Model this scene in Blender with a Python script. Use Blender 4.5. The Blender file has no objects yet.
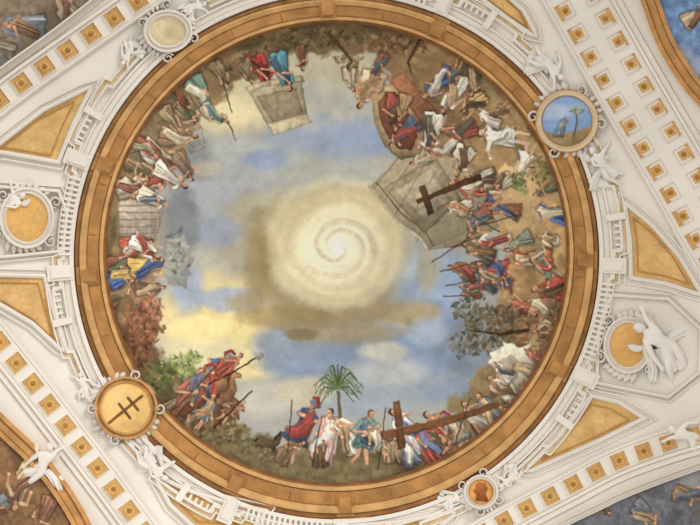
import bpy, bmesh, math, random
import numpy as np
from mathutils import Vector, Matrix
random.seed(11); rng=np.random.default_rng(11)

# ------------------------------------------------------------------ frame
Z0=18.0; ZC=1.6; D=Z0-ZC; S=0.025
CX,CY=336.5,255.0
def drop(r):
    r=np.maximum(np.asarray(r,float)-262,0)/100
    return 0.9*r**1.3
def pt(px,py,h):
    px=np.asarray(px,float); py=np.asarray(py,float)
    z=Z0-drop(np.hypot(px-CX,py-CY))-h
    k=S*(z-ZC)/D
    return np.stack([(px-350)*k,(py-262.5)*k,z],-1)

# ------------------------------------------------------------------ paint canvas (fresco pigments)
X0,Y0,K=-110,-110,2.0
W,H=int(920*K),int(745*K)
gx=(np.arange(W)/K+X0)[None,:].repeat(H,0); gy=(np.arange(H)/K+Y0)[:,None].repeat(W,1)
def vnoise(sc):
    nx,ny=int(920/sc)+3,int(745/sc)+3
    g=rng.uniform(-1,1,(ny,nx))
    fx=(gx-X0)/sc; fy=(gy-Y0)/sc
    ix=fx.astype(int); iy=fy.astype(int); u=fx-ix; v=fy-iy
    u=u*u*(3-2*u); v=v*v*(3-2*v)
    return (g[iy,ix]*(1-u)+g[iy,ix+1]*u)*(1-v)+(g[iy+1,ix]*(1-u)+g[iy+1,ix+1]*u)*v
def fbm(sc,o=4):
    a=0;w=1;t=0
    for i in range(o):
        if sc<1.3: break
        a=a+vnoise(sc)*w; t+=w; w*=.55; sc/=2
    return a/t*1.6
NA=fbm(45,5); NB=fbm(45,5); NC=fbm(14,4); ND=fbm(14,4); NE=fbm(4,2); NF=fbm(22,4); NG=fbm(5,2); NH=fbm(5,2); NL=vnoise(60)
def c3(c): return np.array(c,float)/255
CAN=np.ones((H,W,3))*c3((164,164,160))
ALL=(slice(None),slice(None))
def box(x0,y0,x1,y1):
    a=max(0,int((x0-X0)*K)); b=min(W,int((x1-X0)*K)+2); c=max(0,int((y0-Y0)*K)); d=min(H,int((y1-Y0)*K)+2)
    return (slice(c,max(d,c)),slice(a,max(b,a)))
def sst(a,b,x):
    t=np.clip((x-a)/(b-a),0,1); return t*t*(3-2*t)
def lay(sl,m,col):
    m=m[...,None]; CAN[sl]=CAN[sl]*(1-m)+np.clip(col,0,1)*m
def blob(cx,cy,rx,ry,col,a=1.,rot=0,warp=.45,soft=.5,tex=.04):
    R=max(rx,ry)*1.7; sl=box(cx-R,cy-R,cx+R,cy+R)
    x=gx[sl]-cx; y=gy[sl]-cy; c,s=math.cos(math.radians(rot)),math.sin(math.radians(rot))
    d=np.hypot((x*c+y*s)/rx,(-x*s+y*c)/ry)+warp*(NA[sl]*.6+NC[sl]*.35)
    m=(1-sst(1-soft,1+soft*.6,d))*a
    lay(sl,m,c3(col)*(1+tex*NC[sl][...,None]))
def sdpoly(x,y,P):
    d=np.full(x.shape,1e9); s=np.zeros(x.shape,bool); n=len(P)
    for i in range(n):
        ax,ay=P[i]; bx,by=P[i-1]; ex,ey=bx-ax,by-ay; wx,wy=x-ax,y-ay
        t=np.clip((wx*ex+wy*ey)/(ex*ex+ey*ey+1e-9),0,1)
        d=np.minimum(d,(wx-ex*t)**2+(wy-ey*t)**2)
        if abs(ey)>1e-9:
            cond=((ay>y)!=(by>y))&(x<ex*(y-ay)/ey+ax); s^=cond
    d=np.sqrt(d); return np.where(s,-d,d)
def poly(P,col,a=1.,soft=.5,warp=0.,tex=.1,vol=.25,grow=0.,edge=0.):
    xs=[p[0] for p in P]; ys=[p[1] for p in P]; q=3+grow+warp*2
    sl=box(min(xs)-q,min(ys)-q,max(xs)+q,max(ys)+q); x=gx[sl];y=gy[sl]
    if x.size==0: return
    if warp: x=x+warp*(NC[sl]+.5*NE[sl]); y=y+warp*(ND[sl]+.5*NE[sl])
    sd=sdpoly(x,y,P)-grow
    m=(1-sst(-soft,soft,sd))*a
    sz=max(max(xs)-min(xs),max(ys)-min(ys))/2+1
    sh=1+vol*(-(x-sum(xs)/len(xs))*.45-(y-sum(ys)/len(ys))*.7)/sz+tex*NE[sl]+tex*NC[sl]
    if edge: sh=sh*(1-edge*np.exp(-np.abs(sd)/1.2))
    lay(sl,m,c3(col)*sh[...,None])
def stroke(P,w0,w1,col,a=1.,soft=.4,tex=.08):
    xs=[p[0] for p in P]; ys=[p[1] for p in P]; q=3+max(w0,w1)+soft
    sl=box(min(xs)-q,min(ys)-q,max(xs)+q,max(ys)+q); x=gx[sl];y=gy[sl]
    if x.size==0: return
    n=len(P)-1; sd=np.full(x.shape,1e9)
    for i in range(n):
        ax,ay=P[i]; bx,by=P[i+1]; ex,ey=bx-ax,by-ay
        t=np.clip(((x-ax)*ex+(y-ay)*ey)/(ex*ex+ey*ey+1e-9),0,1)
        w=w0+(w1-w0)*(i+t)/n
        sd=np.minimum(sd,np.hypot(x-ax-ex*t,y-ay-ey*t)-w/2)
    m=(1-sst(-soft,soft,sd))*a
    lay(sl,m,c3(col)*(1+tex*NE[sl]-.15*np.clip(sd/ (max(w0,w1)/2+.1)+1,0,1))[...,None])
def ell(cx,cy,rx,ry,col,rot=0,a=1.,soft=.25,vol=.2):
    R=max(rx,ry)+2; sl=box(cx-R,cy-R,cx+R,cy+R); x=gx[sl]-cx; y=gy[sl]-cy
    if x.size==0: return
    c,s=math.cos(math.radians(rot)),math.sin(math.radians(rot))
    d=np.hypot((x*c+y*s)/rx,(-x*s+y*c)/ry)
    m=(1-sst(1-soft,1+soft,d))*a
    lay(sl,m,c3(col)*(1+vol*(-x*.5-y*.7)/R+.04*NE[sl])[...,None])
def mul(c,k): return tuple(min(255,v*k) for v in c)
def mute(c,k=.3):
    if c is None: return None
    l=.35*c[0]+.5*c[1]+.15*c[2]; return (c[0]*(1-k)+l*1.08*k+6,c[1]*(1-k)+l*k+6,c[2]*(1-k)+l*.86*k+6)
def foliage(cx,cy,rx,ry,cols,n,s=(1.2,3.4),rot=0):
    c,si=math.cos(math.radians(rot)),math.sin(math.radians(rot))
    for i in range(int(n*1.3)):
        r=math.sqrt(random.random())*random.uniform(.7,1.1); t=random.uniform(0,6.28)
        u,v=rx*r*math.cos(t),ry*r*math.sin(t)
        z=random.uniform(*s); k=1.28-.45*(i<n*.5)+random.uniform(-.14,.14)
        ell(cx+u*c-v*si,cy+u*si+v*c,z,z*random.uniform(.35,.7),mul(random.choice(cols),k),rot=random.uniform(0,180),a=.8,soft=.4)
def fig(x,y,h,robe,cloak=None,rot=0,skin=(214,164,130),hair=(74,50,34),legs=False,armL=None,armR=None,helm=None,pose=None,gs=1.14):
    h=h*gs; robe=mute(robe,.25); cloak=mute(cloak,.25)
    ux,uy=CX-x,CY-y; l=math.hypot(ux,uy); ux/=l; uy/=l
    a=math.radians(rot); ux,uy=ux*math.cos(a)-uy*math.sin(a),ux*math.sin(a)+uy*math.cos(a)
    rx,ry=-uy,ux; m=random.choice([-1,1]); j=lambda s=.04:random.uniform(-s,s)
    if pose is None: pose=random.choice([0,0,1,2])
    lean=(random.uniform(-.15,.3) if pose!=2 else .6)
    def P(u,v):
        u=u+lean*max(0,v+.1)**1.2
        if pose==2: v=v-.12*max(0,v)
        return (x+h*(m*u*rx+v*ux),y+h*(m*u*ry+v*uy))
    b=-.24 if legs else -.5
    if pose==1 and not legs:
        b=-.38
        R=[P(-.14,.28),P(-.05,.35),P(.05,.35),P(.14,.28),P(.14,.08),P(.3,.03),P(.36+j(),-.06),P(.33,-.2),P(.36+j(),b),P(.18,b-.04),P(.1,-.22),P(-.02,b),P(-.22+j(),b+.04),P(-.2,-.12),P(-.13,.08)]
    else:
        R=[P(-.13,.29),P(-.05,.35),P(.05,.35),P(.13,.29),P(.12+j(),.08),P(.19+j(),-.15),P(.24+j(.08),b+.03),P(.1,b-.03),P(0,b+.02),P(-.1,b-.02),P(-.22+j(.08),b+.04),P(-.17+j(),-.15),P(-.11+j(),.08)]
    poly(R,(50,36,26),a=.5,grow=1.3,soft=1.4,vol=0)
    if legs:
        for s in(-1,1):
            k=(s*.09+j(),-.34+j(.02)); stroke([P(s*.06,-.15),P(*k),P(s*.11+j(),-.52)],h*.1,h*.055,skin)
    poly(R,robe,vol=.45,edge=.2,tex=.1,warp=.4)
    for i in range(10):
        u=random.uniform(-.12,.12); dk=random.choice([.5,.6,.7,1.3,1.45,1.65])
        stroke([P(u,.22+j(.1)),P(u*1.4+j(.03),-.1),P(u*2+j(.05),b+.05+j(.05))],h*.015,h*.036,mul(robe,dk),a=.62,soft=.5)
    if cloak:
        Q=[P(-.15,.28),P(-.02,.36),P(.07,.27),P(.06,.05),P(.2,-.1),P(.27+j(),b+.12),P(.12,b+.05),P(.0,-.18),P(-.14,0)]
        poly(Q,cloak,vol=.45,edge=.25,warp=.4,tex=.1)
        for i in range(7):
            t=random.uniform(-.09,.09); stroke([P(-.06+t,.24),P(.05+t,-.02),P(.16+t,b+.15)],h*.015,h*.034,mul(cloak,random.choice([.5,.65,1.35,1.55])),a=.62,soft=.5)
    for s,ar in((-1,armL),(1,armR)):
        if ar is None: ar=(s*.2+j(.08),.12+j(.14),s*.14+j(.18),.16+j(.24))
        e=P(ar[0],ar[1]); q=P(ar[2],ar[3])
        stroke([P(s*.12,.27),e],h*.1,h*.08,mul(robe,.65),a=.7); stroke([P(s*.12,.27),e],h*.085,h*.068,mul(robe,1.1)); stroke([e,q],h*.06,h*.042,skin); ell(q[0],q[1],h*.034,h*.027,mul(skin,1.1))
    stroke([P(0,.33),P(0,.4)],h*.06,h*.055,mul(skin,.85))
    hx=j(.03); an=math.degrees(math.atan2(uy,ux)); hr=random.choice([hair,hair,(110,78,48),(150,138,120)])
    q=P(hx-.012,.452); ell(q[0],q[1],h*.078,h*.066,hr,rot=an)
    q=P(hx+.018,.428); ell(q[0],q[1],h*.06,h*.05,skin,rot=an,vol=.35)
    for e_ in(-.005,.04): q=P(hx+e_,.435); ell(q[0],q[1],h*.012,h*.012,(70,46,34),a=.7)
    q=P(hx+.02,.40); ell(q[0],q[1],h*.03,h*.018,mul(skin,.7),a=.6)
    if helm:
        q=P(hx-.005,.47); ell(q[0],q[1],h*.055,h*.08,helm,rot=an)
        stroke([P(-.08,.47),P(-.03,.57),P(.06,.54)],h*.07,h*.05,(150,66,54))

# ---------- sky
for v in [(230,105,60,35,(216,206,166)),(330,75,80,40,(200,193,166)),(340,112,70,32,(184,184,176)),(348,146,50,34,(152,168,198)),
 (295,150,45,25,(152,164,184)),(270,185,70,42,(170,173,174)),(205,200,50,60,(158,162,168)),(178,225,20,50,(124,130,134)),(196,160,25,25,(134,138,140)),
 (150,230,20,30,(150,146,136)),(215,280,50,30,(184,180,166)),(250,238,34,45,(168,160,140)),(212,318,60,40,(226,208,150)),(178,310,22,26,(210,194,148)),(250,362,42,22,(230,212,158)),
 (200,352,40,20,(210,201,166)),(185,290,18,24,(152,164,184)),(232,300,30,12,(164,174,192)),(330,364,74,27,(134,150,176)),(285,345,34,18,(144,157,174)),(360,395,70,22,(158,168,180)),
 (430,285,44,38,(152,172,204)),(436,345,54,42,(136,156,186)),(470,350,30,40,(126,138,154)),(395,372,40,16,(184,188,190)),(415,318,26,14,(186,184,172)),
 (390,205,40,40,(174,170,156)),(300,210,50,26,(186,180,156)),(425,332,22,14,(164,178,200)),(262,398,50,20,(190,188,178)),(300,392,30,16,(200,192,170)),(450,390,40,16,(140,154,176)),
 (330,180,60,24,(178,181,174)),(240,150,34,18,(180,184,182)),(200,330,30,14,(236,220,164)),(232,112,30,16,(230,218,176)),(262,160,26,12,(150,164,190)),(385,352,24,10,(196,194,184)),(222,232,20,16,(150,158,172))]:
    blob(*v[:5],a=.92,warp=.4,soft=.4)
# tan vapours
for v in [(258,262,14,38,(156,140,106)),(290,318,46,12,(154,134,94)),(396,312,36,13,(164,144,104)),(350,334,54,9,(166,150,118)),(246,304,20,10,(164,148,114)),(426,268,10,24,(174,164,134)),(262,216,20,9,(158,148,124)),(208,168,22,10,(188,180,164)),(300,334,16,5,(128,112,84))]:
    blob(*v[:5],a=.7,warp=.4)
# spiralling glory of cloud round the centre
dx=gx-338; dy=gy-247; rr=np.hypot(dx*.95,dy*1.05); th=np.arctan2(dy,dx)
rw=rr+4*NF+5*NA
m=1-sst(54,84,rw); lay(ALL,m*.92,c3((222,210,172))*(1+.02*NC[...,None]))
sp=np.cos(th-rr*.085+NA*.4)
m=np.exp(-((rw-74)/10)**2)*np.clip(.25+np.cos(th-2.2),0,1)*.65; lay(ALL,m,c3((146,124,86))+0*NC[...,None])
m=np.exp(-((rw-56)/9)**2)*np.clip(sp+.2,0,1)*.5; lay(ALL,m,c3((186,170,132))+0*NC[...,None])
m=np.exp(-((rw-96)/8)**2)*np.clip(np.cos(th+.6),0,1)*.4; lay(ALL,m,c3((204,196,168))+0*NC[...,None])
m=1-sst(26,52,rr+3*NF); lay(ALL,m,c3((240,232,204))+0*NC[...,None])
# the vortex itself: crisp spiral shadow line unwinding from the core
for off,ca,wid in((0,(176,164,130),6),(2.3,(196,184,150),5)):
    pts=[]
    for i in range(40):
        t=i/39; a=off+t*6.6; r=5+30*t**.9; pts.append((338+r*1.05*math.cos(a),247+r*.95*math.sin(a)))
    for i in range(39): stroke(pts[i:i+2],1.5+wid*i/40,1.5+wid*(i+1)/40,ca,a=.28*(1-.5*i/40),soft=2.2)
m=np.exp(-(rr/9)**2); lay(ALL,m,c3((250,248,238))+0*NC[...,None])
ringy=np.cos(rr*.42-th+NF*1.6)*np.exp(-((rr-50)/38)**2)
CAN*=(1+.03*ringy)[...,None]
CAN*= (1+.02*NC+.015*NE+.03*NL)[...,None]*np.array([1.03,1.025,1.01])
# ---------- land around the rim
angs=[-180,-165,-150,-135,-120,-110,-95,-80,-68,-58,-45,-30,-15,0,15,25,35,45,60,75,90,105,120,132,145,158,170,180]
rads=[ 182, 186, 184, 194, 186, 199, 207, 200, 178, 165,154,147,157,170,172,179,189,190,196,196,200,202,200,192,196,196,188,182]
TH=np.degrees(np.arctan2(gy-253,gx-CX)); RR=np.hypot(gx-CX,gy-253)
edge_=np.interp(TH,angs,rads)
def pc(keys,chan): return np.interp(TH,[k[0] for k in keys],[k[1][chan] for k in keys])
keys=[(-180,(140,118,88)),(-150,(152,130,98)),(-120,(130,106,78)),(-95,(114,96,70)),(-70,(132,106,78)),(-45,(152,124,88)),(-20,(178,148,106)),(5,(174,140,98)),(25,(122,102,76)),(45,(138,118,88)),(70,(112,100,70)),(110,(100,92,64)),(140,(98,90,60)),(160,(130,96,70)),(180,(140,118,88))]
G=np.stack([pc(keys,i) for i in range(3)],-1)/255*(1+.15*NC+.07*NE+.12*NA)[...,None]
m=sst(-5,5,RR-edge_+9*NC+10*NF+2*NE); lay(ALL,m,G)
for i in range(130):
    t=random.uniform(-180,180); r=random.uniform(205,232)
    x=CX+r*math.cos(math.radians(t)); y=253+r*math.sin(math.radians(t))
    blob(x,y,random.uniform(5,16),random.uniform(3,6),random.choice([(96,78,54),(122,104,72),(170,146,106),(86,82,56),(156,124,88),(186,160,118)]),a=.6,rot=t+90)
# ---------- top: trees, rocks
foliage(310,38,60,9,[(84,78,52),(112,94,64),(74,64,46)],130)
foliage(395,45,38,11,[(104,78,54),(82,66,48),(130,104,72)],100)
foliage(250,58,34,9,[(112,94,62),(88,74,52)],50,rot=-20)
foliage(345,62,16,9,[(134,114,76),(104,88,60)],26)
stroke([(330,34),(345,52),(352,62),(346,70)],4,1.5,(92,68,46)); stroke([(420,40),(408,62),(412,74)],4,1.2,(88,62,44))
poly([(249,92),(262,84),(300,80),(310,122),(274,136)],(168,156,128),edge=.3,warp=.6); poly([(256,96),(296,88),(304,116),(276,126)],(146,134,108),edge=.3)
poly([(268,124),(308,114),(312,122),(274,136)],(196,184,152),edge=.2); poly([(244,88),(262,80),(302,76),(304,82),(262,87),(250,94)],(192,178,144),edge=.3)
fig(262,68,34,(176,50,50),(130,50,46),pose=1); fig(283,72,36,(70,136,154),(64,104,124),pose=0); fig(246,72,24,(120,100,74)); fig(302,58,22,(130,84,62))
fig(222,74,26,(140,118,88)); fig(204,94,36,(98,130,120),(204,190,160),pose=2); fig(188,114,32,(140,118,88),(98,108,80)); fig(213,118,28,(174,160,126),(80,110,108)); fig(180,100,24,(102,88,66),(144,80,60))
stroke([(228,122),(236,140)],1.5,1,(90,80,60)); stroke([(222,78),(232,112)],1.4,1,(80,64,44))
# ---------- left groups
poly([(184,134),(202,128),(206,148),(190,154)],(166,162,154),edge=.3); poly([(188,139),(200,135),(202,146),(192,149)],(138,136,132))
poly([(118,200),(158,198),(162,214),(156,240),(120,236)],(176,162,144),edge=.3,warp=.8)
for k in range(5): stroke([(119,206+k*7),(159,205+k*7)],1.4,1.4,(130,114,100),a=.8)
for k in range(5): stroke([(124+k*8,200),(125+k*8,236)],1.2,1.2,(206,194,176),a=.5)
for a in [(160,160,42,(220,206,184),(146,104,74)),(178,142,34,(142,108,80),(194,174,140)),(150,182,38,(204,164,126),(154,76,62)),(170,178,34,(220,210,190),None),(138,166,32,(104,100,74),(166,134,98)),(146,146,30,(154,86,68),(210,194,164)),(186,166,28,(124,100,78),None),(130,190,32,(206,188,160),(136,80,66)),(172,120,26,(166,142,106),None),(154,198,28,(210,192,164),(112,122,132))]: fig(*a[:3],a[3],a[4],rot=random.uniform(-40,40))
for a in [(134,244,34,(188,86,62),(210,182,154)),(120,262,30,(144,84,64),(108,114,90)),(131,276,40,(70,94,154),(212,172,90)),(150,264,38,(212,164,80),(72,96,150)),(146,248,30,(218,208,192),(160,70,58)),(124,294,28,(132,114,78),(176,138,96)),(150,288,26,(112,86,66),(186,156,116))]: fig(*a[:3],a[3],a[4],rot=random.uniform(-35,35))
poly([(166,240),(182,236),(192,262),(184,290),(164,284)],(154,152,142),warp=3,a=.75)
foliage(178,250,12,26,[(118,122,112),(144,142,130),(104,108,98)],46)
stroke([(136,372),(146,348),(144,318)],5,2,(96,62,46)); foliage(144,322,20,26,[(122,80,60),(104,68,52),(142,102,76)],170); foliage(134,352,18,22,[(110,74,54),(94,66,48)],110); foliage(152,304,12,10,[(140,98,74),(116,78,60)],40)
foliage(176,368,24,14,[(112,120,70),(90,102,58),(132,138,86)],110); foliage(158,378,18,16,[(84,92,54),(72,78,48)],70); foliage(190,358,12,7,[(130,136,88),(108,116,70)],36)
def horse(x,y,s,rot,col):
    a=math.radians(rot); f=lambda u,v:(x+s*(u*math.cos(a)+v*math.sin(a)),y+s*(u*math.sin(a)-v*math.cos(a)))
    for u,v,w,z in [(-.3,-.1,-.42,-.62),(-.2,-.12,-.16,-.6),(.22,-.1,.4,-.5),(.15,-.12,.2,-.62)]:
        stroke([f(u,v),f((u+w)/2+.07,(v+z)/2),f(w,z)],s*.15,s*.06,mul(col,.8))
    poly([f(-.42,.1),f(-.3,.24),f(0,.16),f(.22,.22),f(.38,.5),f(.5,.56),f(.68,.38),f(.62,.3),f(.46,.36),f(.4,.05),f(.2,-.16),f(-.2,-.14),f(-.4,-.14)],col,vol=.5,edge=.3)
    stroke([f(-.42,.1),f(-.56,-.05),f(-.5,-.35)],s*.1,s*.05,mul(col,.6)); stroke([f(.22,.24),f(.38,.52)],s*.1,s*.06,mul(col,.5))
horse(196,402,52,-28,(132,88,62)); horse(222,398,40,-20,(156,116,84)); horse(268,444,28,10,(96,80,60))
fig(214,374,44,(80,100,140),(170,68,56),rot=-20,helm=(136,136,146),pose=0); fig(194,384,42,(162,86,66),(104,112,130),rot=-10,helm=(126,122,124),pose=1); fig(180,400,34,(124,108,80),(136,76,60)); fig(230,366,26,(176,82,66),None,helm=(146,144,146)); fig(206,412,34,(110,118,128),(194,148,90),legs=True,pose=0); fig(230,408,28,(144,92,68),None,legs=True)
fig(188,424,28,(98,84,62),(136,106,76))
stroke([(208,384),(236,371),(262,354)],1.8,1.6,(56,40,28)); poly([(254,352),(262,349),(264,357),(258,362)],(150,150,150)); stroke([(214,428),(232,410),(252,391)],1.8,1.4,(56,40,28)); stroke([(174,410),(220,362)],1.2,1,(66,50,36)); ell(222,386,6,8,(128,100,70),vol=.6)
# ---------- bottom frieze
poly([(180,432),(230,436),(270,454),(330,458),(400,462),(470,446),(520,410),(560,440),(500,500),(330,510),(220,480)],(116,104,74),warp=6,a=.75,tex=.14)
foliage(238,446,40,8,[(84,78,52),(108,98,66)],60,rot=18); foliage(236,430,16,10,[(126,104,72),(100,88,60)],36)
stroke([(338,452),(341,425),(338,392)],4.5,3,(116,96,66))
for k in range(15):
    a=math.radians(-90+(k-7)*19); L=random.uniform(20,27); ex,ey=338+L*math.cos(a),386+L*.85*math.sin(a)+abs(math.cos(a))*6
    mx,my=338+L*.55*math.cos(a),384+L*.65*math.sin(a)-3
    stroke([(338,388),(mx,my),(ex,ey)],2.6,.7,random.choice([(100,116,76),(82,96,64),(124,134,92)]))
    for q in range(4):
        t=.35+q*.17; bx,by=338+(ex-338)*t,388+(ey-388)*t-3*math.sin(t*3); stroke([(bx,by),(bx+3*math.cos(a)+1,by+4)],1,.5,(90,106,68))
B=[(302,430,54,(60,74,116),(162,62,54),1,1),(288,448,30,(126,96,68),None,0,0),(328,436,46,(220,158,154),(230,216,204),0,0),(346,432,42,(226,216,196),(166,136,102),0,0),(364,436,46,(92,146,138),(80,98,116),1,0),(380,442,34,(182,156,116),(202,192,172),1,0),(318,454,24,(104,82,60),None,0,0),(408,430,46,(220,220,218),(88,114,154),0,0),(426,444,38,(182,74,62),(92,106,144),0,0),(442,430,42,(176,128,92),(180,78,64),1,0),(410,454,28,(104,120,150),(214,202,182),0,0),(458,432,38,(128,134,134),(200,176,138),1,1),(474,420,36,(146,104,76),(208,198,180),0,0),(490,410,36,(104,118,128),(188,152,110),0,0),(502,392,34,(218,206,182),(146,108,78),0,0),(516,402,28,(136,88,68),(104,106,98),0,0),(512,378,26,(200,184,154),None,0,0),(528,386,24,(116,104,80),(170,82,68),0,0),(450,454,24,(170,82,66),(106,86,66),0,0),(392,452,26,(146,122,92),None,0,0)]
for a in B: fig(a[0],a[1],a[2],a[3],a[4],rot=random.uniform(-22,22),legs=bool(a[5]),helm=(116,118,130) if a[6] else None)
poly([(380,431),(402,428),(440,418),(482,406),(498,400),(500,407),(444,426),(404,436),(382,439)],(120,82,56),edge=.35); poly([(393,402),(400,400),(406,448),(398,450)],(108,74,50),edge=.35)
stroke([(382,432),(440,419),(498,401)],1,1,(170,128,92),a=.7)
for p in [((312,466),(322,416)),((378,470),(386,408)),((288,452),(292,400)),((456,440),(470,398))]: stroke(p,1.3,1,(70,54,38))
# ---------- lower right: dark tree, pale ruins
foliage(486,330,26,26,[(90,82,64),(70,66,52),(108,98,76)],200); foliage(468,310,20,16,[(102,96,82),(80,78,64)],70); foliage(506,322,22,18,[(80,68,52),(102,86,64)],100); foliage(462,345,14,14,[(112,110,100),(94,90,80)],46); foliage(530,335,18,28,[(116,86,62),(90,70,50),(140,104,74)],100)
stroke([(528,330),(500,334),(470,330)],4,1.2,(70,52,38))
poly([(492,352),(506,340),(524,350),(532,342),(534,372),(520,384),(500,378),(488,366)],(216,206,186),warp=3,edge=.2); poly([(498,362),(512,354),(522,364),(512,374)],(160,152,134),warp=2)
fig(522,366,20,(194,164,124)); fig(503,372,22,(218,208,190),(88,98,106)); fig(534,356,20,(156,88,68))
# ---------- architecture upper right
poly([(369,186),(392,166),(398,154),(440,146),(478,170),(492,214),(462,236),(428,250),(420,236),(398,222)],(168,155,128),edge=.25,tex=.06,warp=.5)
poly([(384,188),(436,156),(462,200),(424,234)],(150,136,110),edge=.3); poly([(394,190),(432,168),(450,200),(424,220)],(176,164,138),edge=.25)
for k in range(5): stroke([(372+k*11,190+k*13),(398+k*13,158+k*4)],1.3,1.1,(124,110,88),a=.5)
stroke([(369,186),(398,222),(420,238),(428,250)],3,3,(204,192,162),a=.9); stroke([(376,182),(404,216),(426,232),(434,246)],1.4,1.4,(112,98,76)); stroke([(392,168),(440,150)],3,3,(196,182,150))
poly([(430,250),(462,236),(492,214),(500,226),(470,246)],(138,122,96),a=.9)
poly([(372,96),(382,84),(398,84),(414,104),(428,136),(420,156),(400,160),(384,146),(374,122)],(172,146,110),edge=.3,warp=.5)
poly([(378,104),(386,92),(396,92),(408,110),(418,136),(412,150),(400,150),(388,138),(380,120)],(124,82,62),edge=.3)
poly([(388,80),(404,72),(436,110),(438,128),(426,132),(408,104)],(146,100,76),edge=.3)
for k in range(6): stroke([(394+k*7,80+k*9),(402+k*6,76+k*9)],2,2,(184,144,100),a=.6)
for a in [(390,112,32,(148,68,58),(104,78,66)),(402,132,32,(88,102,130),(162,72,62)),(404,108,24,(166,126,86),None),(366,86,40,(206,166,126),(166,130,92)),(352,78,24,(188,164,134),None),(378,66,24,(136,90,70),(78,96,106))]: fig(*a[:3],a[3],a[4],rot=random.uniform(-30,30))
# ---------- right crowd
poly([(496,168),(530,176),(548,196),(540,236),(548,262),(520,250),(508,226),(500,200)],(190,162,118),warp=4,a=.9,tex=.08)
Rr=[(437,84,34,(72,98,150),(216,206,186)),(454,96,38,(222,214,196),(166,136,100)),(470,104,30,(200,160,98),(112,86,66)),(454,74,26,(136,100,76),(90,98,90)),(474,82,26,(106,90,70),(166,136,100)),
(431,134,38,(222,212,194),(90,84,72)),(446,152,34,(134,96,74),(208,194,164)),(460,134,32,(156,76,64),(116,106,86)),(424,160,26,(200,186,154),None),(464,160,32,(210,196,168),(126,94,70)),
(470,190,36,(178,80,64),(212,194,164)),(486,206,38,(70,92,146),(180,76,62)),(498,188,30,(210,190,154),(114,90,70)),(480,176,26,(126,98,78),(216,204,174)),(460,206,28,(216,202,174),(166,114,78)),(504,208,30,(182,110,70),(98,108,134)),(474,220,30,(142,88,66),(102,112,122)),
(492,244,34,(216,210,194),(168,74,62)),(498,266,36,(182,78,62),(78,98,148)),(478,252,30,(102,96,80),(176,130,88)),(466,268,30,(132,98,74),(172,80,66)),(484,280,30,(90,96,100),(166,126,90)),(506,284,26,(142,102,74),(90,100,126)),(472,292,24,(152,80,66),(108,98,78)),
(530,262,40,(194,98,64),(216,192,154)),(518,242,26,(114,126,106),None),(546,268,32,(110,130,114),(176,80,66)),(550,214,34,(72,98,156),(202,182,144)),(552,240,26,(214,202,182),(166,126,86)),(554,292,38,(172,66,56),(122,86,66)),(538,302,30,(148,110,80),(212,190,152)),(522,306,26,(166,86,68),None),(546,322,26,(126,94,70),(192,164,124)),(546,190,24,(136,108,80),(90,114,82)),
(500,112,24,(142,114,84),None),(488,128,24,(106,94,72),(174,144,104)),(538,132,22,(118,102,74),None)]
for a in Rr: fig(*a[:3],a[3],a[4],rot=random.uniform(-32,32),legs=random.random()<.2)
fig(503,138,44,(240,230,210),(244,238,222),rot=35,skin=(234,202,172),legs=True,armL=(-.3,.3,-.45,.25),armR=(.25,.3,.4,.45),pose=0); fig(525,162,36,(236,218,192),None,rot=-40,skin=(230,192,160),legs=True,pose=0); fig(487,120,24,(230,216,192),None,rot=60,skin=(228,190,158))
poly([(416,200),(418,204),(482,180),(480,173)],(84,60,44),edge=.2); poly([(419,186),(425,184),(434,213),(428,216)],(84,60,44),edge=.2)
for p in [((432,262),(470,238)),((440,272),(476,262)),((446,286),(480,280)),((450,248),(482,236)),((444,296),(476,296)),((478,226),(520,214)),((500,232),(470,214)),((460,112),(486,90))]: stroke(p,1.2,.9,(80,60,44))
foliage(520,182,10,14,[(110,120,76),(88,100,62)],30); foliage(540,170,12,16,[(124,112,74),(102,96,64)],40); foliage(500,76,26,10,[(114,90,64),(90,74,54),(136,110,78)],60,rot=40); foliage(535,120,22,9,[(128,106,74),(96,84,60)],50,rot=55); foliage(556,330,10,20,[(118,92,66),(90,72,52)],40)

# ---------- hand-painted irregularity
xs_=gx+.45*NG+.6*NC; ys_=gy+.45*NH+.6*ND
fx=np.clip((xs_-X0)*K,0,W-2.01); fy=np.clip((ys_-Y0)*K,0,H-2.01); ix=fx.astype(int); iy=fy.astype(int); u=(fx-ix)[...,None]; v=(fy-iy)[...,None]
CAN=(CAN[iy,ix]*(1-u)+CAN[iy,ix+1]*u)*(1-v)+(CAN[iy+1,ix]*(1-u)+CAN[iy+1,ix+1]*u)*v
CAN=np.clip(CAN*1.04,0,1)

# ---------- medallion paintings
def disc(cx,cy,rx,ry,col): ell(cx,cy,rx+6,ry+6,col,soft=.02,vol=.08)
disc(168,31,18,15,(220,202,164)); blob(170,33,9,6,(196,174,136),a=.6)
disc(567,121,26,26,(138,168,206)); blob(558,112,18,9,(190,204,220),a=.8); blob(578,108,10,6,(164,188,214),a=.7); poly([(538,130),(556,136),(580,130),(598,122),(590,150),(550,150)],(160,138,100),warp=3)
stroke([(574,136),(577,122),(576,112)],2,1.4,(116,104,76)); foliage(577,110,7,4,[(114,124,88),(134,142,100)],20,s=(1,2.2)); fig(560,126,18,(108,132,154),None,rot=120)
disc(126,408,27,27,(236,196,124)); blob(116,398,16,12,(242,208,144),a=.6); blob(130,426,18,6,(206,168,108),a=.6)
stroke([(109,423),(142,396)],3,2.8,(124,84,52)); stroke([(119,404),(130,418)],2.8,2.8,(124,84,52)); stroke([(128,398),(138,410)],2.8,2.8,(124,84,52))
disc(481,492,13,13,(220,162,94)); poly([(475,501),(476,495),(473,491),(475,489),(475,485),(479,482),(485,483),(488,488),(486,494),(489,502)],(150,90,52)); ell(481,487,5,4,(166,104,60))
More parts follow.
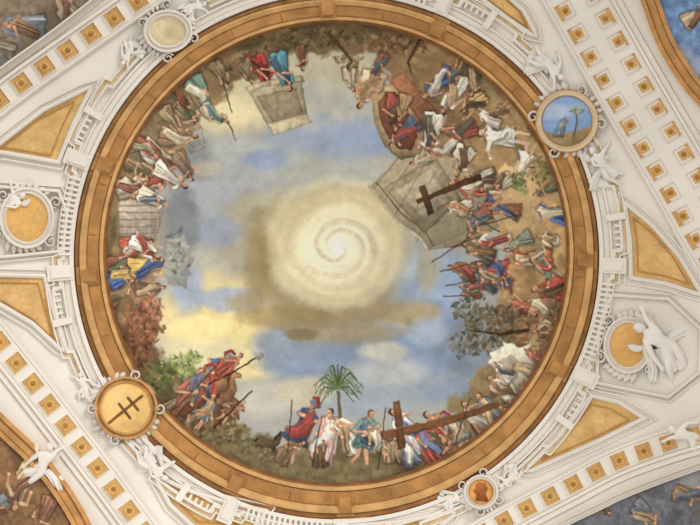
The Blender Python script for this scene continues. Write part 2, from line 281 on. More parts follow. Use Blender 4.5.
disc(25,218,24,26,(222,176,106)); disc(628,345,22,26,(222,174,106))
# ---------- neighbouring vault frescoes
def vault(P,base,cols,n,figs):
    poly(P,base,vol=.1,tex=.12,soft=1)
    xs=[p[0] for p in P];ys=[p[1] for p in P]
    for i in range(n):
        blob(random.uniform(min(xs),max(xs)),random.uniform(min(ys),max(ys)),random.uniform(8,26),random.uniform(5,14),random.choice(cols),a=.75,rot=random.uniform(0,180))
    for a in figs: fig(*a[:3],a[3],a[4],rot=a[5])
vault([(-110,-110),(150,-110),(104,4),(60,36),(0,84),(-110,150)],(136,122,102),[(110,96,78),(164,152,128),(124,128,134),(96,82,66),(182,166,136)],34,[(20,24,44,(124,132,146),(156,116,86),150),(66,6,34,(176,160,132),(130,92,72),190),(-6,44,40,(134,124,104),None,170)])
vault([(-110,330),(0,420),(50,470),(110,560),(120,645),(-110,645)],(134,102,72),[(108,84,64),(166,130,90),(140,108,78),(184,158,118),(96,92,82)],30,[(18,484,44,(184,154,116),(130,86,66),170),(-10,510,36,(110,116,122),(160,110,80),190),(44,516,34,(150,100,74),None,160)])
vault([(640,-110),(650,0),(672,60),(720,110),(820,180),(820,-110)],(120,150,190),[(136,166,202),(156,178,206),(108,136,176),(180,186,196)],22,[(698,14,30,(184,160,124),(130,90,70),180)])
vault([(500,645),(560,520),(600,498),(650,478),(740,446),(820,430),(820,645)],(112,112,118),[(94,92,96),(140,144,152),(126,112,94),(154,152,148),(104,110,122)],34,[(650,516,34,(96,102,118),(154,126,98),170),(600,508,22,(124,98,76),None,180),(692,494,32,(134,106,82),(100,108,124),160)])
CAN[:]=np.clip(CAN,0.02,.97)
LIN=np.where(CAN<=.04045,CAN/12.92,((CAN+.055)/1.055)**2.4)

# ------------------------------------------------------------------ materials
def slin(c): 
    v=np.array(c)/255.; v=np.where(v<=.04045,v/12.92,((v+.055)/1.055)**2.4); return (*v,1)
def mat(name,c,var=.12,scale=3.,bump=.15,rough=.75,orn=None):
    m=bpy.data.materials.new(name); m.use_nodes=True; nt=m.node_tree; b=nt.nodes['Principled BSDF']; b.inputs['Roughness'].default_value=rough
    b.inputs['Specular IOR Level'].default_value=.15
    tc=nt.nodes.new('ShaderNodeTexCoord'); n=nt.nodes.new('ShaderNodeTexNoise'); n.inputs['Scale'].default_value=scale; n.inputs['Detail'].default_value=8
    nt.links.new(tc.outputs['Object'],n.inputs['Vector'])
    r=nt.nodes.new('ShaderNodeValToRGB'); r.color_ramp.elements[0].position=.3; r.color_ramp.elements[1].position=.7
    r.color_ramp.elements[0].color=slin([v*(1-var) for v in c]); r.color_ramp.elements[1].color=slin([min(255,v*(1+var*.5)) for v in c])
    nt.links.new(n.outputs['Fac'],r.inputs['Fac']); out=r.outputs['Color']
    if orn:
        w=nt.nodes.new('ShaderNodeTexVoronoi'); w.feature='DISTANCE_TO_EDGE'; w.inputs['Scale'].default_value=4.5
        nn=nt.nodes.new('ShaderNodeTexNoise'); nn.inputs['Scale'].default_value=5; nt.links.new(tc.outputs['Object'],nn.inputs['Vector'])
        mx=nt.nodes.new('ShaderNodeMix'); mx.data_type='VECTOR'; mx.inputs[0].default_value=.25; nt.links.new(tc.outputs['Object'],mx.inputs[4]); nt.links.new(nn.outputs['Color'],mx.inputs[5]); nt.links.new(mx.outputs[1],w.inputs['Vector'])
        r2=nt.nodes.new('ShaderNodeValToRGB'); r2.color_ramp.elements[0].position=.03; r2.color_ramp.elements[1].position=.09; r2.color_ramp.elements[0].color=(.3,.3,.3,1); r2.color_ramp.elements[1].color=(0,0,0,1)
        nt.links.new(w.outputs['Distance'],r2.inputs['Fac'])
        m2=nt.nodes.new('ShaderNodeMix'); m2.data_type='RGBA'; nt.links.new(r2.outputs['Color'],m2.inputs[0]); nt.links.new(out,m2.inputs[6]); m2.inputs[7].default_value=slin(orn); out=m2.outputs[2]
    nt.links.new(out,b.inputs['Base Color'])
    bp=nt.nodes.new('ShaderNodeBump'); bp.inputs['Strength'].default_value=bump; bp.inputs['Distance'].default_value=.01
    n2=nt.nodes.new('ShaderNodeTexNoise'); n2.inputs['Scale'].default_value=scale*8; nt.links.new(tc.outputs['Object'],n2.inputs['Vector']); nt.links.new(n2.outputs['Fac'],bp.inputs['Height']); nt.links.new(bp.outputs['Normal'],b.inputs['Normal'])
    return m
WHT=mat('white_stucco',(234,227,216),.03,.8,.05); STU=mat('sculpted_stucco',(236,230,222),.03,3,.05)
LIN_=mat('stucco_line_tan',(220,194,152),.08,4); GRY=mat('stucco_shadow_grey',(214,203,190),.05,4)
GLD=mat('ochre_panel',(222,182,120),.1,2.5,orn=(192,144,84)); GL=mat('gilt_light',(210,166,108),.12,3); GM=mat('gilt_mid',(184,134,80),.16,2.2); BD=mat('brown_dark',(130,88,54),.2,3); BM=mat('brown_mid',(162,112,66),.2,3)
COF=mat('coffer_ochre',(218,174,108),.08,5); ROS=mat('rosette_brown',(190,142,80),.12,6); ORG=mat('orange_band',(208,156,98),.12,3)
def fresco_mat():
    m=bpy.data.materials.new('fresco_pigment'); m.use_nodes=True; nt=m.node_tree; b=nt.nodes['Principled BSDF']; b.inputs['Roughness'].default_value=.8; b.inputs['Specular IOR Level'].default_value=.1
    a=nt.nodes.new('ShaderNodeVertexColor'); a.layer_name='paint'
    tc=nt.nodes.new('ShaderNodeTexCoord'); n=nt.nodes.new('ShaderNodeTexNoise'); n.inputs['Scale'].default_value=14; n.inputs['Detail'].default_value=6; nt.links.new(tc.outputs['Object'],n.inputs['Vector'])
    mr=nt.nodes.new('ShaderNodeMapRange'); mr.inputs[1].default_value=.3; mr.inputs[2].default_value=.7; mr.inputs[3].default_value=.98; mr.inputs[4].default_value=1.04; nt.links.new(n.outputs['Fac'],mr.inputs[0])
    v=nt.nodes.new('ShaderNodeVectorMath'); v.operation='SCALE'; nt.links.new(a.outputs['Color'],v.inputs[0]); nt.links.new(mr.outputs[0],v.inputs['Scale']); nt.links.new(v.outputs[0],b.inputs['Base Color']); return m
FR=fresco_mat()

# ------------------------------------------------------------------ mesh helpers
def link(o,parent=None):
    bpy.context.scene.collection.objects.link(o)
    if parent: o.parent=parent
    return o
def mkobj(name,V,F,mats,mi=None,parent=None,smooth=False):
    me=bpy.data.meshes.new(name); me.from_pydata([tuple(map(float,v)) for v in V],[],[tuple(map(int,f)) for f in F])
    for m in mats: me.materials.append(m)
    if mi is not None: me.polygons.foreach_set('material_index',np.array(mi,dtype=np.int32))
    if smooth: me.polygons.foreach_set('use_smooth',np.ones(len(F),bool))
    me.update(); return link(bpy.data.objects.new(name,me),parent)
def patch(name,x0,y0,x1,y1,step,inside,hfun,m,paint=False,parent=None):
    xs=np.arange(x0,x1+step,step); ys=np.arange(y0,y1+step,step); X,Y=np.meshgrid(xs,ys)
    cx=(X[:-1,:-1]+X[1:,1:])/2; cy=(Y[:-1,:-1]+Y[1:,1:])/2; ok=inside(cx,cy)
    idx=np.arange(X.size).reshape(X.shape)
    q=np.stack([idx[:-1,:-1],idx[:-1,1:],idx[1:,1:],idx[1:,:-1]],-1)[ok]
    used=np.unique(q); rem=np.full(X.size,-1); rem[used]=np.arange(len(used)); q=rem[q].astype(np.int32)
    x=X.ravel()[used]; y=Y.ravel()[used]; co=pt(x,y,hfun(x,y)).astype(np.float32)
    me=bpy.data.meshes.new(name); me.vertices.add(len(co)); me.vertices.foreach_set('co',co.ravel())
    me.loops.add(q.size); me.loops.foreach_set('vertex_index',q.ravel()); me.polygons.add(len(q))
    me.polygons.foreach_set('loop_start',(np.arange(len(q))*4).astype(np.int32))
    me.update(calc_edges=True); me.validate()
    me.polygons.foreach_set('use_smooth',np.ones(len(me.polygons),bool))
    if paint:
        at=me.color_attributes.new('paint','FLOAT_COLOR','POINT')
        fx=np.clip((x-X0)*K,0,W-2.01); fy=np.clip((y-Y0)*K,0,H-2.01); ix=fx.astype(int); iy=fy.astype(int); u=(fx-ix)[:,None]; v=(fy-iy)[:,None]
        c=(LIN[iy,ix]*(1-u)+LIN[iy,ix+1]*u)*(1-v)+(LIN[iy+1,ix]*(1-u)+LIN[iy+1,ix+1]*u)*v
        at.data.foreach_set('color',np.concatenate([c,np.ones((len(c),1))],1).astype(np.float32).ravel())
    me.materials.append(m); return link(bpy.data.objects.new(name,me),parent)
def dens(P,closed=False,step=4):
    out=[]; n=len(P); 
    for i in range(n if closed else n-1):
        a=np.array(P[i],float); b=np.array(P[(i+1)%n],float); k=max(1,int(np.hypot(*(b-a))/step))
        for j in range(k): out.append(a+(b-a)*j/k)
    if not closed: out.append(np.array(P[-1],float))
    return np.array(out)
def spl(P,n=60):
    P=[np.array(p,float) for p in P]; P=[2*P[0]-P[1]]+P+[2*P[-1]-P[-2]]; out=[]; m=len(P)-3; k=max(2,n//m)
    for i in range(m):
        a,b,c,d=P[i:i+4]
        for j in range(k):
            t=j/k; out.append(.5*((2*b)+(c-a)*t+(2*a-5*b+4*c-d)*t*t+(3*b-a-3*c+d)*t**3))
    out.append(P[-2]); return np.array(out)
def sweepVF(path,prof,closed=False,ref=None):
    P=np.asarray(path,float); n=len(P)
    nx=np.roll(P,-1,0)-P; pv=P-np.roll(P,1,0)
    if not closed: nx[-1]=pv[-1]; pv[0]=nx[0]
    f=lambda v:np.stack([v[:,1],-v[:,0]],1)/(np.hypot(v[:,0],v[:,1])[:,None]+1e-9)
    n1,n2=f(pv),f(nx); nn=(n1+n2)/np.maximum(1+(n1*n2).sum(1),.35)[:,None]
    R=np.array(ref if ref is not None else (P.mean(0) if closed else (CX,CY)))
    if ((P-R)*nn).sum()<0: nn=-nn
    V=[];
    for off,h in prof:
        q=P+nn*off; V.append(pt(q[:,0],q[:,1],np.full(n,h)))
    V=np.concatenate(V); F=[];MI=[]
    for k in range(len(prof)-1):
        for i in range(n if closed else n-1):
            j=(i+1)%n; F.append((k*n+i,k*n+j,(k+1)*n+j,(k+1)*n+i)); MI.append(k)
    return V,F,MI
def sweep(name,path,prof,mats,closed=False,ref=None,parent=None):
    V,F,MI=sweepVF(path,prof,closed,ref)
    ms=list(dict.fromkeys(mats)); mi=[ms.index(mats[k]) for k in MI]
    return mkobj(name,V,F,ms,mi,parent)
def ring(r,n=240,cy=None):
    t=np.radians(np.linspace(0,360,n,endpoint=False)); y=253+np.clip((r-231)/31*4,0,4) if cy is None else cy
    return np.stack([CX+r*np.cos(t),y+r*np.sin(t)],1)
def pol(a,r): 
    a=math.radians(a); return (CX+r*math.cos(a),256+r*math.sin(a))

# ------------------------------------------------------------------ ceiling shell
def inpoly(P): return lambda x,y: sdpoly(x,y,P)<0
ceil=patch('ceiling',-260,-260,960,785,6,lambda x,y:np.hypot(x-CX,y-256)>246,lambda x,y:0*x,WHT)
dome=patch('dome_fresco',98,16,575,490,.58,lambda x,y:np.hypot(x-CX,y-253)<234,lambda x,y:-(.12+1.3*np.clip(1-(np.hypot(x-CX,y-253)/234)**2,0,1)),FR,True)
prof=[(229.5,-.5),(230,.0),(232,.02),(233.5,.08),(237,.1),(238,.05),(239.5,.06),(249,.06),(250.5,.09),(255,.15),(257,.14),(258,.07),(261.5,.07),(262.5,.0)]
mm=[BD,BD,BM,GL,BD,GM,GM,BM,GL,GL,BD,BM,BD]
n=300;V=[];F=[];MI=[];ms=[BD,BM,GL,GM]
for r,h in prof:
    q=ring(r,n); V.append(pt(q[:,0],q[:,1],np.full(n,h)))
V=np.concatenate(V)
for k in range(len(prof)-1):
    for i in range(n): F.append((k*n+i,k*n+(i+1)%n,(k+1)*n+(i+1)%n,(k+1)*n+i)); MI.append(ms.index(mm[k]))
corn=mkobj('gilded_cornice',V,F,ms,MI)
V=[];F=[]
def block(V,F,a,da,r0,r1,h0,h1):
    b=len(V)
    for h in(h0,h1):
        for aa,rr_ in((a-da,r0),(a+da,r0),(a+da,r1),(a-da,r1)):
            p=pol(aa,rr_); V.append(pt(p[0],p[1],h))
    F+= [(b+4,b+5,b+6,b+7),(b,b+1,b+5,b+4),(b+1,b+2,b+6,b+5),(b+2,b+3,b+7,b+6),(b+3,b,b+4,b+7)]
for k in range(30): block(V,F,k*12+5,.1,240,249,.0,.07)
mkobj('panel_dividers',V,F,[BM],parent=corn)
V=[];F=[]
for ax in(14,101,188.5,-79):
    for s in(-1,1):
        block(V,F,ax+s*13,2.,238,261,.0,.1); block(V,F,ax+s*13,1.4,241,257,.0,.16)
mkobj('cornice_ressauts',V,F,[GM],parent=corn)
prof=[(262.5,.0),(263,.12),(267,.14),(268,.06),(273,.05),(274,.1),(276,.1),(277,.0)]
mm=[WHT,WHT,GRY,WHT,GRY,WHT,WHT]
V=[];F=[];MI=[];ms=[WHT,GRY]
for r,h in prof:
    q=ring(r,n,256.5); V.append(pt(q[:,0],q[:,1],np.full(n,h)))
V=np.concatenate(V)
for k in range(len(prof)-1):
    for i in range(n): F.append((k*n+i,k*n+(i+1)%n,(k+1)*n+(i+1)%n,(k+1)*n+i)); MI.append(ms.index(mm[k]))
trim=mkobj('trim_1',V,F,ms,MI)
MOULD=[(-5,0),(-5,.1),(-3.5,.13),(-2,.13),(-1.5,.07),(1.5,.07),(2,.12),(3.5,.12),(4,0)]
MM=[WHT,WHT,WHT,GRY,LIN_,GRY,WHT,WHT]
for i,ax in enumerate((14,101,188.5,-79)):
    P=[]
    def arc(a0,a1,r):
        for t in np.linspace(a0,a1,max(2,int(abs(a1-a0)/1.5))): P.append(pol(ax+t,r))
    arc(-38,-29,283); arc(-28.6,-15,289); arc(-14.6,-9,281); arc(-8.6,8.6,276); arc(9,14.6,281); arc(15,28.6,289); arc(29,38,283)
    sweep('trim_%d'%(i+2),P,MOULD,MM)
    V=[];F=[]
    for k in range(-7,8): block(V,F,ax+k*1.15,.28,265,278,.0,.15)
    for s in(-1,1):
        block(V,F,ax+s*12,1.6,263,290,.0,.15); block(V,F,ax+s*12,1.0,266,286,.0,.2); block(V,F,ax+s*22,.7,272,292,0,.16)
        for k in range(5): block(V,F,ax+s*(15+k*1.3),.25,279,286,.0,.12)
    mkobj('bracket_blocks',V,F,[WHT],parent=bpy.data.objects['trim_%d'%(i+2)])

# ------------------------------------------------------------------ ochre pendentive panels
FP=[(-1,-.02),(0,.09),(2,.12),(4,.1),(4.6,.03),(7,.03),(7.5,.08),(9,.08),(9.5,0)]
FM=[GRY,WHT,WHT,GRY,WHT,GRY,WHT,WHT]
panels=[[(-60,190),(0,146),(44,112),(88,90),(72,122),(57,160),(0,150)],
 [(-50,280),(0,277),(43,278),(52,312),(62,348),(34,322),(0,302)],
 [(627,207),(652,228),(678,258),(698,292),(668,282),(633,276),(632,240)],
 [(592,398),(618,404),(640,418),(600,438),(528,470),(562,436)],
 [(468,-14),(500,-8),(522,12),(534,34),(508,16)],
 [(158,478),(186,492),(226,504),(262,512),(250,530),(196,526),(172,504)],
 [(345,528),(400,524),(452,514),(420,540),(372,560)],
 [(206,-6),(250,-20),(300,-26),(280,-50),(230,-40)]]
for P in panels:
    xs=[p[0] for p in P];ys=[p[1] for p in P]
    o=patch('ochre_pendentive_panel',min(xs)-4,min(ys)-4,max(xs)+4,max(ys)+4,2,lambda x,y:sdpoly(x,y,P)<1.5,lambda x,y:.03+0*x,GLD)
    sweep('frame',dens(P,True,3),FP,FM,True,parent=o)
    c=np.array(P).mean(0); Q=[c+(np.array(p)-c)*.78 for p in P]
    sweep('inner_fillet',dens(Q,True,3),[(-.7,.03),(-.5,.06),(.5,.06),(.7,.03)],[ROS,ROS,ROS],True,parent=o)

# ------------------------------------------------------------------ coffered arch ribs
def coffers(path,offs,start,gap,size,parent):
    P=np.asarray(path); d=np.r_[0,np.cumsum(np.hypot(*np.diff(P,axis=0).T))]; V=[];F=[];MI=[]
    t=start
    while t<d[-1]-5:
        p=np.array([np.interp(t,d,P[:,0]),np.interp(t,d,P[:,1])]); q=np.array([np.interp(t+1,d,P[:,0]),np.interp(t+1,d,P[:,1])]); T=(q-p)/np.hypot(*(q-p)); N=np.array([T[1],-T[0]])
        if np.dot(N,p-np.array([CX,CY]))<0: N=-N
        for o in offs:
            c=p+N*o; b=len(V)
            lv=[(1.14,.10),(1.12,.14),(1.03,.14),(1.0,.11),(.62,.11),(.58,.135),(.5,.135)]
            for s,h in lv:
                for a,e in((-1,-1),(1,-1),(1,1),(-1,1)):
                    w=c+T*a*size*s+N*e*size*s; V.append(pt(w[0],w[1],h))
            for k in range(6):
                for m_ in range(4): F.append((b+k*4+m_,b+k*4+(m_+1)%4,b+k*4+4+(m_+1)%4,b+k*4+4+m_)); MI.append([0,0,2,1,2,1][k])
            F.append((b+24,b+25,b+26,b+27)); MI.append(1)
            b=len(V); V.append(pt(c[0],c[1],.2))
            for k in range(16):
                a=k/16*2*math.pi; rr_=size*(.42 if k%2==0 else .28); w=c+T*rr_*math.cos(a)+N*rr_*math.sin(a); V.append(pt(w[0],w[1],.14))
            for k in range(16): F.append((b,b+1+k,b+1+(k+1)%16)); MI.append(2)
        t+=gap
    mkobj('coffers',V,F,[WHT,COF,ROS],MI,parent)
def rib(path,w0,w1,offs,start,gap,size,name='coffered_arch'):
    pr=[(-w0-5,0),(-w0-5,.06),(-w0-3,.12),(-w0-1,.12),(-w0,.1),(w1,.1),(w1+1,.16),(w1+4,.16),(w1+5,.08),(w1+10,.08),(w1+11,0)]
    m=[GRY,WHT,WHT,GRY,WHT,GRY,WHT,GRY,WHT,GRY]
    o=sweep(name,path,pr,m); coffers(path,offs,start,gap,size,o); return o
rib(spl([(-70,160),(-25,119),(20,84),(68,50),(115,17),(160,-14),(230,-60)]),11,11,[0],6,28.4,8)
rib(spl([(-60,275),(-20,318),(15,361),(49,404),(81,446),(112,487),(140,525),(190,590)]),11,12,[0],10,26.6,7.8)
rib(spl([(505,-85),(535,-42),(562,5),(614,97),(667,187),(700,246),(760,340)]),12,44,[0,31],8,26.3,8)
rib(spl([(430,560),(476,536),(520,512),(566,488),(614,463),(665,444),(720,428),(790,410)]),10,10,[0],6,26,7.4)

def vf(P,bord,bw,mats=None):
    xs=[p[0] for p in P];ys=[p[1] for p in P]
    o=patch('vault_fresco',min(xs),min(ys),max(xs),max(ys),.9,inpoly(P),lambda x,y:.05+0*x,FR,True)
    sweep('border',spl(bord,80),[(-bw,.0),(-bw,.14),(-bw*.5,.18),(-bw*.4,.1),(bw*.4,.1),(bw*.5,.18),(bw,.14),(bw,.0)],mats or [ORG,ORG,BM,ORG,BM,ORG,BM],parent=o)
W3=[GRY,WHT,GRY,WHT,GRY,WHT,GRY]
vf([(-100,-100),(150,-100),(96,0),(50,36),(0,72),(-100,150)],[(-100,150),(-40,104),(0,72),(50,36),(96,0),(170,-60)],4,W3)
vf([(-100,330),(0,424),(46,470),(84,530),(100,640),(-100,640)],[(-100,330),(-40,384),(0,424),(46,470),(84,530),(104,600)],9)
vf([(640,-100),(650,0),(672,56),(712,108),(810,180),(810,-100)],[(636,-90),(642,-30),(652,6),(672,54),(712,106),(800,178)],9)
vf([(500,640),(560,530),(600,506),(650,484),(740,452),(810,436),(810,640)],[(500,600),(540,540),(600,506),(650,484),(740,452),(800,436)],4,W3)

# ------------------------------------------------------------------ medallions and cartouches
def circ(cx,cy,rx,ry,n=64): t=np.linspace(0,2*math.pi,n,endpoint=False); return np.stack([cx+rx*np.cos(t),cy+ry*np.sin(t)],1)
def leaf(V,F,cx,cy,a,L,w,h,st=6):
    b=len(V); ca,sa=math.cos(a),math.sin(a)
    for i in range(st+1):
        t=i/st; ww=w*math.sin(math.pi*min(1,t*.9+.12))**.8*(1+.18*math.cos(t*16)); cu=.35*L*t*t*.3
        for s,hh in((-1,0.0),(-.5,h*.6),(0,h),(.5,h*.6),(1,0.0)):
            x=cx+ca*L*t-sa*(s*ww+cu); y=cy+sa*L*t+ca*(s*ww+cu); V.append(pt(x,y,.06+hh*(1-.5*t)))
    for i in range(st):
        for k in range(4): F.append((b+i*5+k,b+i*5+k+1,b+i*5+6+k,b+i*5+5+k))
def volute(V,F,cx,cy,a0,R,w,sgn=1,turns=1.4):
    b=len(V); n=36
    for i in range(n+1):
        t=i/n; r=R*(1-t)**.8+1; a=a0+sgn*t*turns*2*math.pi; x=cx+r*math.cos(a); y=cy+r*math.sin(a); ww=w*(1-.5*t)
        for k,(s,h) in enumerate(((-1,.05),(-.6,.17),(0,.22),(.6,.17),(1,.05))): V.append(pt(x+math.cos(a)*s*ww,y+math.sin(a)*s*ww,h+.06*t))
    for i in range(n):
        for k in range(4): F.append((b+i*5+k,b+i*5+k+1,b+i*5+6+k,b+i*5+5+k))
def medallion(cx,cy,rx,ry,mats,ax,s=1.,name='painted_medallion',fw=1.):
    o=patch(name,cx-rx-3,cy-ry-3,cx+rx+3,cy+ry+3,.7,lambda x,y:np.hypot((x-cx)/(rx+1),(y-cy)/(ry+1))<1,lambda x,y:.2+0*x,FR,True)
    sweep('frame',circ(cx,cy,rx,ry),[(-.5,.17),(0,.23),(1.2*fw,.26),(2*fw,.22),(4*fw,.22),(5*fw,.26),(6.5*fw,.25),(7*fw,.0)],mats,True,parent=o)
    V=[];F=[]; a=math.radians(ax); R=max(rx,ry)+7*fw
    for sg in(-1,1):
        for da in(.62,2.5):
            t=a+sg*da; volute(V,F,cx+math.cos(t)*(R+2),cy+math.sin(t)*(R+2),t+sg*2,5.5*s,1.8*s,sg)
        for k in range(6):
            t=a+sg*(1.05+.2*k); leaf(V,F,cx+math.cos(t)*(R-2),cy+math.sin(t)*(R-2),t+sg*.5,(13-k)*s,3.4*s,.12)
    for k in range(-2,3):
        t=a+k*.2; leaf(V,F,cx+math.cos(t)*(R-2),cy+math.sin(t)*(R-2),t,(10-abs(k)*2)*s,2.6*s,.12)
    mkobj('scrollwork',V,F,[STU],parent=o,smooth=True); return o
GF=[BM,GL,GL,BM,GL,GL,BM]; WF=[GRY,WHT,WHT,GRY,WHT,WHT,GRY]
medallion(168,31,18,15,WF,-127,.8)
medallion(567,121,25,25,[BM,GL,WHT,LIN_,WHT,GL,BM],-30,1.)
medallion(126,408,25,25,GF,144,.9)
medallion(481,492,12,12,[BM,GL,WHT,GRY,WHT,WHT,GRY],58,.8,fw=.8)
medallion(27,218,21,24,WF,188,.9,'ochre_cartouche')
medallion(628,345,18,22,WF,14,1.,'ochre_cartouche')
for P in ([(2,188),(58,192),(66,214),(62,250),(2,256),(-30,250),(-30,190)],[(612,296),(668,300),(700,330),(698,372),(668,396),(598,382),(600,330)]):
    sweep('cartouche_frame',dens(P,True,3),[(-1,0),(-.5,.14),(1,.16),(2.5,.14),(3,.05),(4.5,.05),(5,.1),(6,.1),(6.5,0)],[GRY,WHT,WHT,GRY,WHT,GRY,WHT,WHT],True)

# ------------------------------------------------------------------ stucco sculpture
POSES=[dict(AL=[(-.2,.24,.14),(-.3,.1,.18)],AR=[(.22,.38,.14),(.34,.46,.14)],LL=[(-.02,-.24,.2),(-.16,-.46,.12)],LR=[(.2,-.12,.22),(.22,-.38,.12)]),
       dict(AL=[(-.2,.36,.12),(-.32,.42,.12)],AR=[(.2,.16,.18),(.08,.06,.24)],LL=[(-.14,-.2,.18),(-.34,-.36,.1)],LR=[(.08,-.22,.22),(-.08,-.44,.14)]),
       dict(AL=[(-.2,.14,.16),(-.28,0,.18)],AR=[(.2,.4,.12),(.3,.5,.12)],LL=[(-.24,-.1,.18),(-.4,-.28,.1)],LR=[(-.06,-.2,.22),(-.22,-.42,.12)])]
def angel(x,y,Hpx,ang,flip=1,pose=0,wings=True,name='stucco_angel'):
    Hm=Hpx*S; a=math.radians(ang)
    Vv=Vector((math.cos(a),math.sin(a),0)); Wv=Vector((0,0,-1)); Uv=Vv.cross(Wv)
    p0=pt(x,y,.06); M=Matrix.Translation(Vector(p0))@Matrix((Uv,Vv,Wv)).transposed().to_4x4()@Matrix.Diagonal((1,1,.75,1))
    f=flip; po={k:[(v[0]*f,v[1],v[2]) for v in vs] for k,vs in POSES[pose].items()}
    V=[];E=[];Rr_=[]
    def add(p,r,par):
        V.append(Vector(p)*Hm); Rr_.append(r*Hm)
        if par is not None: E.append((par,len(V)-1))
        return len(V)-1
    lean=.05*f
    pel=add((0,0,.12),.1,None); sp_=add((lean*.5,.12,.13),.085,pel); ch=add((lean,.24,.14),.105,sp_); nk=add((lean*1.2,.345,.14),.045,ch); add((lean*1.3,.4,.15),.04,nk)
    for sd,key in((-1,'AL'),(1,'AR')):
        e,h=po[key]; sh=add((sd*f*.12+lean,.29,.14),.055,ch); el=add(e,.04,sh); wr=add(h,.026,el)
        dv=(Vector(h)-Vector(e)).normalized(); sd_=Vector((-dv.y,dv.x,0)); pm=add(Vector(h)+dv*.03,.026,wr)
        for k,(o_,L) in enumerate(((-.02,.035),(-.008,.046),(.006,.043),(.019,.032))):
            q=add(Vector(h)+dv*.045+sd_*o_,.0085,pm); add(Vector(h)+dv*(.045+L)+sd_*o_*1.3+Vector((0,0,-.012)),.007,q)
        q=add(Vector(h)+dv*.02+sd_*.03,.009,pm); add(Vector(h)+dv*.042+sd_*.043,.007,q)
    for sd,key in((-1,'LL'),(1,'LR')):
        kn,an=po[key]; hp=add((sd*f*.07,-.04,.13),.08,pel); k_=add(kn,.056,hp); cf=add(Vector(kn).lerp(Vector(an),.4),.048,k_); q=add(an,.03,cf); ft=Vector(an)+(Vector(an)-Vector(kn)).normalized()*.03+Vector((.05*f,-.01,.03)); add(ft,.022,q)
    me=bpy.data.meshes.new(name); me.from_pydata([tuple(v) for v in V],E,[]); me.materials.append(STU)
    o=link(bpy.data.objects.new(name,me)); o.matrix_world=M
    sk=o.modifiers.new('Skin','SKIN'); sk.use_smooth_shade=True
    for i,r in enumerate(Rr_): me.skin_vertices[0].data[i].radius=(r,r)
    me.skin_vertices[0].data[0].use_root=True
    sb=o.modifiers.new('Sub','SUBSURF'); sb.levels=2; sb.render_levels=2
    bm=bmesh.new(); bmesh.ops.create_icosphere(bm,subdivisions=4,radius=1)
    tilt=.3*f
    for v in bm.verts:
        d=v.co.normalized(); g=lambda cx_,cy_,s:math.exp(-((d.x-cx_)**2+(d.y-cy_)**2)/s) if d.z>0 else 0
        k=1+.22*g(0,-.12,.012)-.1*g(.3,.08,.02)-.1*g(-.3,.08,.02)+.07*g(0,-.48,.01)-.05*g(0,-.4,.004)+.06*g(0,-.8,.05)
        if abs(d.x)>.85 and abs(d.y)<.2: k+=.12
        if d.y>.35 or d.z<-.1: k+=.14+.08*math.sin(d.x*17)*math.sin(d.y*15+d.z*9)
        q=Vector((d.x*.058*k,d.y*.074*k,d.z*.064*k)); q=Matrix.Rotation(tilt,3,'Z')@Matrix.Rotation(.35*f,3,'Y')@q
        v.co=(q+Vector((lean*1.4+.01*f,.465,.165)))*Hm
    hm=bpy.data.meshes.new('head'); bm.to_mesh(hm); bm.free(); hm.materials.append(STU)
    for p in hm.polygons: p.use_smooth=True
    link(bpy.data.objects.new('head',hm),o)
    VV=[];FF=[]; A=Vector((0,.07,.16)); kn=(Vector(po['LL'][0])+Vector(po['LR'][0]))/2; an=kn.lerp((Vector(po['LL'][1])+Vector(po['LR'][1]))/2,.45)
    def sheet(c0,c1,c2,w0,w1,zz,ph,ns=30,nt_=16):
        b=len(VV)
        for i in range(nt_+1):
            t=i/nt_; c=(c0.lerp(c1,t)).lerp(c1.lerp(c2,t),t); tg=((c1-c0).lerp(c2-c1,t)).normalized(); sd=Vector((-tg.y,tg.x,0)); wd=w0+(w1-w0)*math.sin(t*2.2)
            for k in range(ns+1):
                s=k/ns*2-1; fold=.02*math.sin(s*10+t*4+ph)*(0.4+t)+.01*math.sin(s*21+t*7)
                q=c+sd*s*wd+tg*.02*math.sin(s*9+ph)*t
                VV.append((q.x*Hm,q.y*Hm,(-.03+(c.z+zz)*math.sqrt(max(0,1-s*s*.97))+fold)*Hm))
        for i in range(nt_):
            for k in range(ns): FF.append((b+i*(ns+1)+k,b+i*(ns+1)+k+1,b+(i+1)*(ns+1)+k+1,b+(i+1)*(ns+1)+k))
    sheet(A,kn*.6,an,.13,.17,.08,0)
    sheet(Vector((-.1*f,.26,.12)),Vector((-.28*f,.02,.12)),Vector((-.5*f,-.06,.06)),.05,.07,.03,1.5,14)
    sheet(Vector((.1*f,-.02,.14)),Vector((.3*f,-.12,.12)),Vector((.42*f,-.34,.05)),.06,.1,.03,3,16)
    mkobj('drapery',VV,FF,[STU],parent=o,smooth=True)
    if wings:
        VV=[];FF=[]
        for sd in(-1,1):
            sc=1 if sd==f else .7
            for ly in range(3):
                nf=7-ly
                for k in range(nf):
                    t=k/(nf-1); an_=math.radians(90-sd*(15+t*60)); L=sc*(.3-.08*ly)*(1-.4*t); b=len(VV); bx,by=sd*(.1+.05*(1-t)),.26
                    for i in range(6):
                        u=i/5; w=.03*math.sin(math.pi*min(1,u*.85+.12))
                        for s,hh in((-1,0),(0,.014),(1,0)): VV.append(((bx+math.cos(an_)*L*u-math.sin(an_)*s*w)*Hm,(by+math.sin(an_)*L*u+math.cos(an_)*s*w)*Hm,(-.02+.02*ly+hh+.03*math.sin(u*2.2)+.004*k)*Hm))
                    for i in range(5):
                        for s in range(2): FF.append((b+i*3+s,b+i*3+s+1,b+i*3+4+s,b+i*3+3+s))
        mkobj('wings',VV,FF,[STU],parent=o,smooth=True)
    bm=bmesh.new()
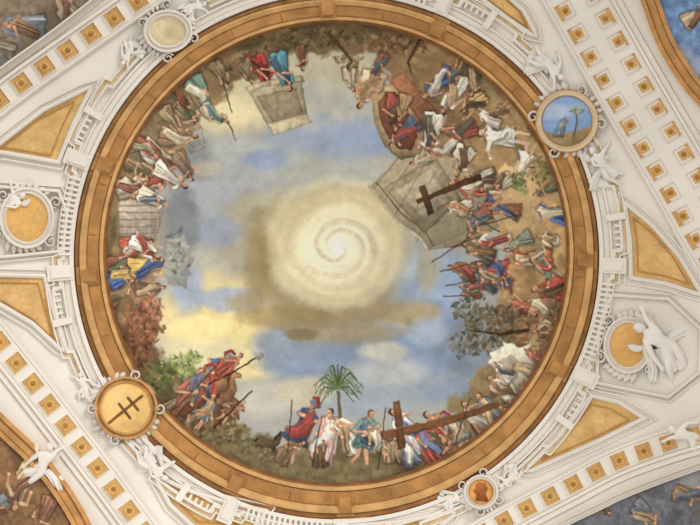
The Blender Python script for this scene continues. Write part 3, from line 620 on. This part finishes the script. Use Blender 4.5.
    for i in range(9):
        t=i/8*2-1; rr_=random.uniform(.07,.12)
        r=bmesh.ops.create_icosphere(bm,subdivisions=3,radius=1)
        cxx,cyy=t*.34,-.2-.12*math.cos(t*2)+random.uniform(-.08,.08)
        for v in r['verts']:
            d=v.co.copy(); k=1+.12*math.sin(d.x*6+i)*math.sin(d.y*7)
            v.co=Vector((cxx+d.x*rr_*1.3*k,cyy+d.y*rr_*k,-.03+d.z*.07*k))*Hm
    cm=bpy.data.meshes.new('cloud_bank'); bm.to_mesh(cm); bm.free(); cm.materials.append(STU)
    for p in cm.polygons: p.use_smooth=True
    link(bpy.data.objects.new('cloud_bank',cm),o)
    return o
def rad(x,y,d=0): return math.degrees(math.atan2(CY-y,CX-x))+d
angel(546,64,42,rad(546,64,-100),1,0); angel(603,168,44,rad(603,168,80),-1,1)
angel(664,346,70,205,1,2)
angel(8,206,40,-40,1,1)
angel(86,388,30,rad(86,388,-70),-1,0,False,'stucco_putto'); angel(152,464,40,rad(152,464,80),1,1)
angel(192,8,28,rad(192,8,-80),1,0,False,'stucco_putto'); angel(130,52,28,rad(130,52,80),-1,2,False,'stucco_putto')
angel(450,500,28,rad(450,500,80),1,0,False,'stucco_putto'); angel(511,477,28,rad(511,477,-80),-1,1,False,'stucco_putto')
angel(42,468,50,-75,1,2); angel(690,436,44,-150,-1,0,False,'stucco_putto')

# ------------------------------------------------------------------ light
w=bpy.data.worlds.new('church_ambient'); bpy.context.scene.world=w; w.use_nodes=True
bg=w.node_tree.nodes['Background']; bg.inputs[0].default_value=(1,.98,.945,1); bg.inputs[1].default_value=.80
def sun(dirv,st,col,ang):
    l=bpy.data.lights.new('added_relief_sun','SUN'); l.energy=st; l.color=col; l.angle=math.radians(ang)
    o=link(bpy.data.objects.new('added_relief_sun',l)); o.rotation_euler=Vector(dirv).to_track_quat('-Z','Y').to_euler(); o.location=(0,0,3)
sun((-.75,.75,.6),1.35,(1,.98,.96),20); sun((.7,.5,.8),.5,(1,.96,.9),30)  # added suns standing in for window light, aimed upward to bring out relief
cam=bpy.data.cameras.new('camera'); cam.lens=36*(D/S)/700; cam.sensor_width=36; cam.sensor_fit='HORIZONTAL'
co=link(bpy.data.objects.new('camera',cam)); co.location=(0,0,ZC); co.rotation_euler=(math.pi,0,0); cam.clip_end=200
bpy.context.scene.camera=co
bpy.context.scene.view_settings.view_transform='Standard'; bpy.context.scene.view_settings.look='None'
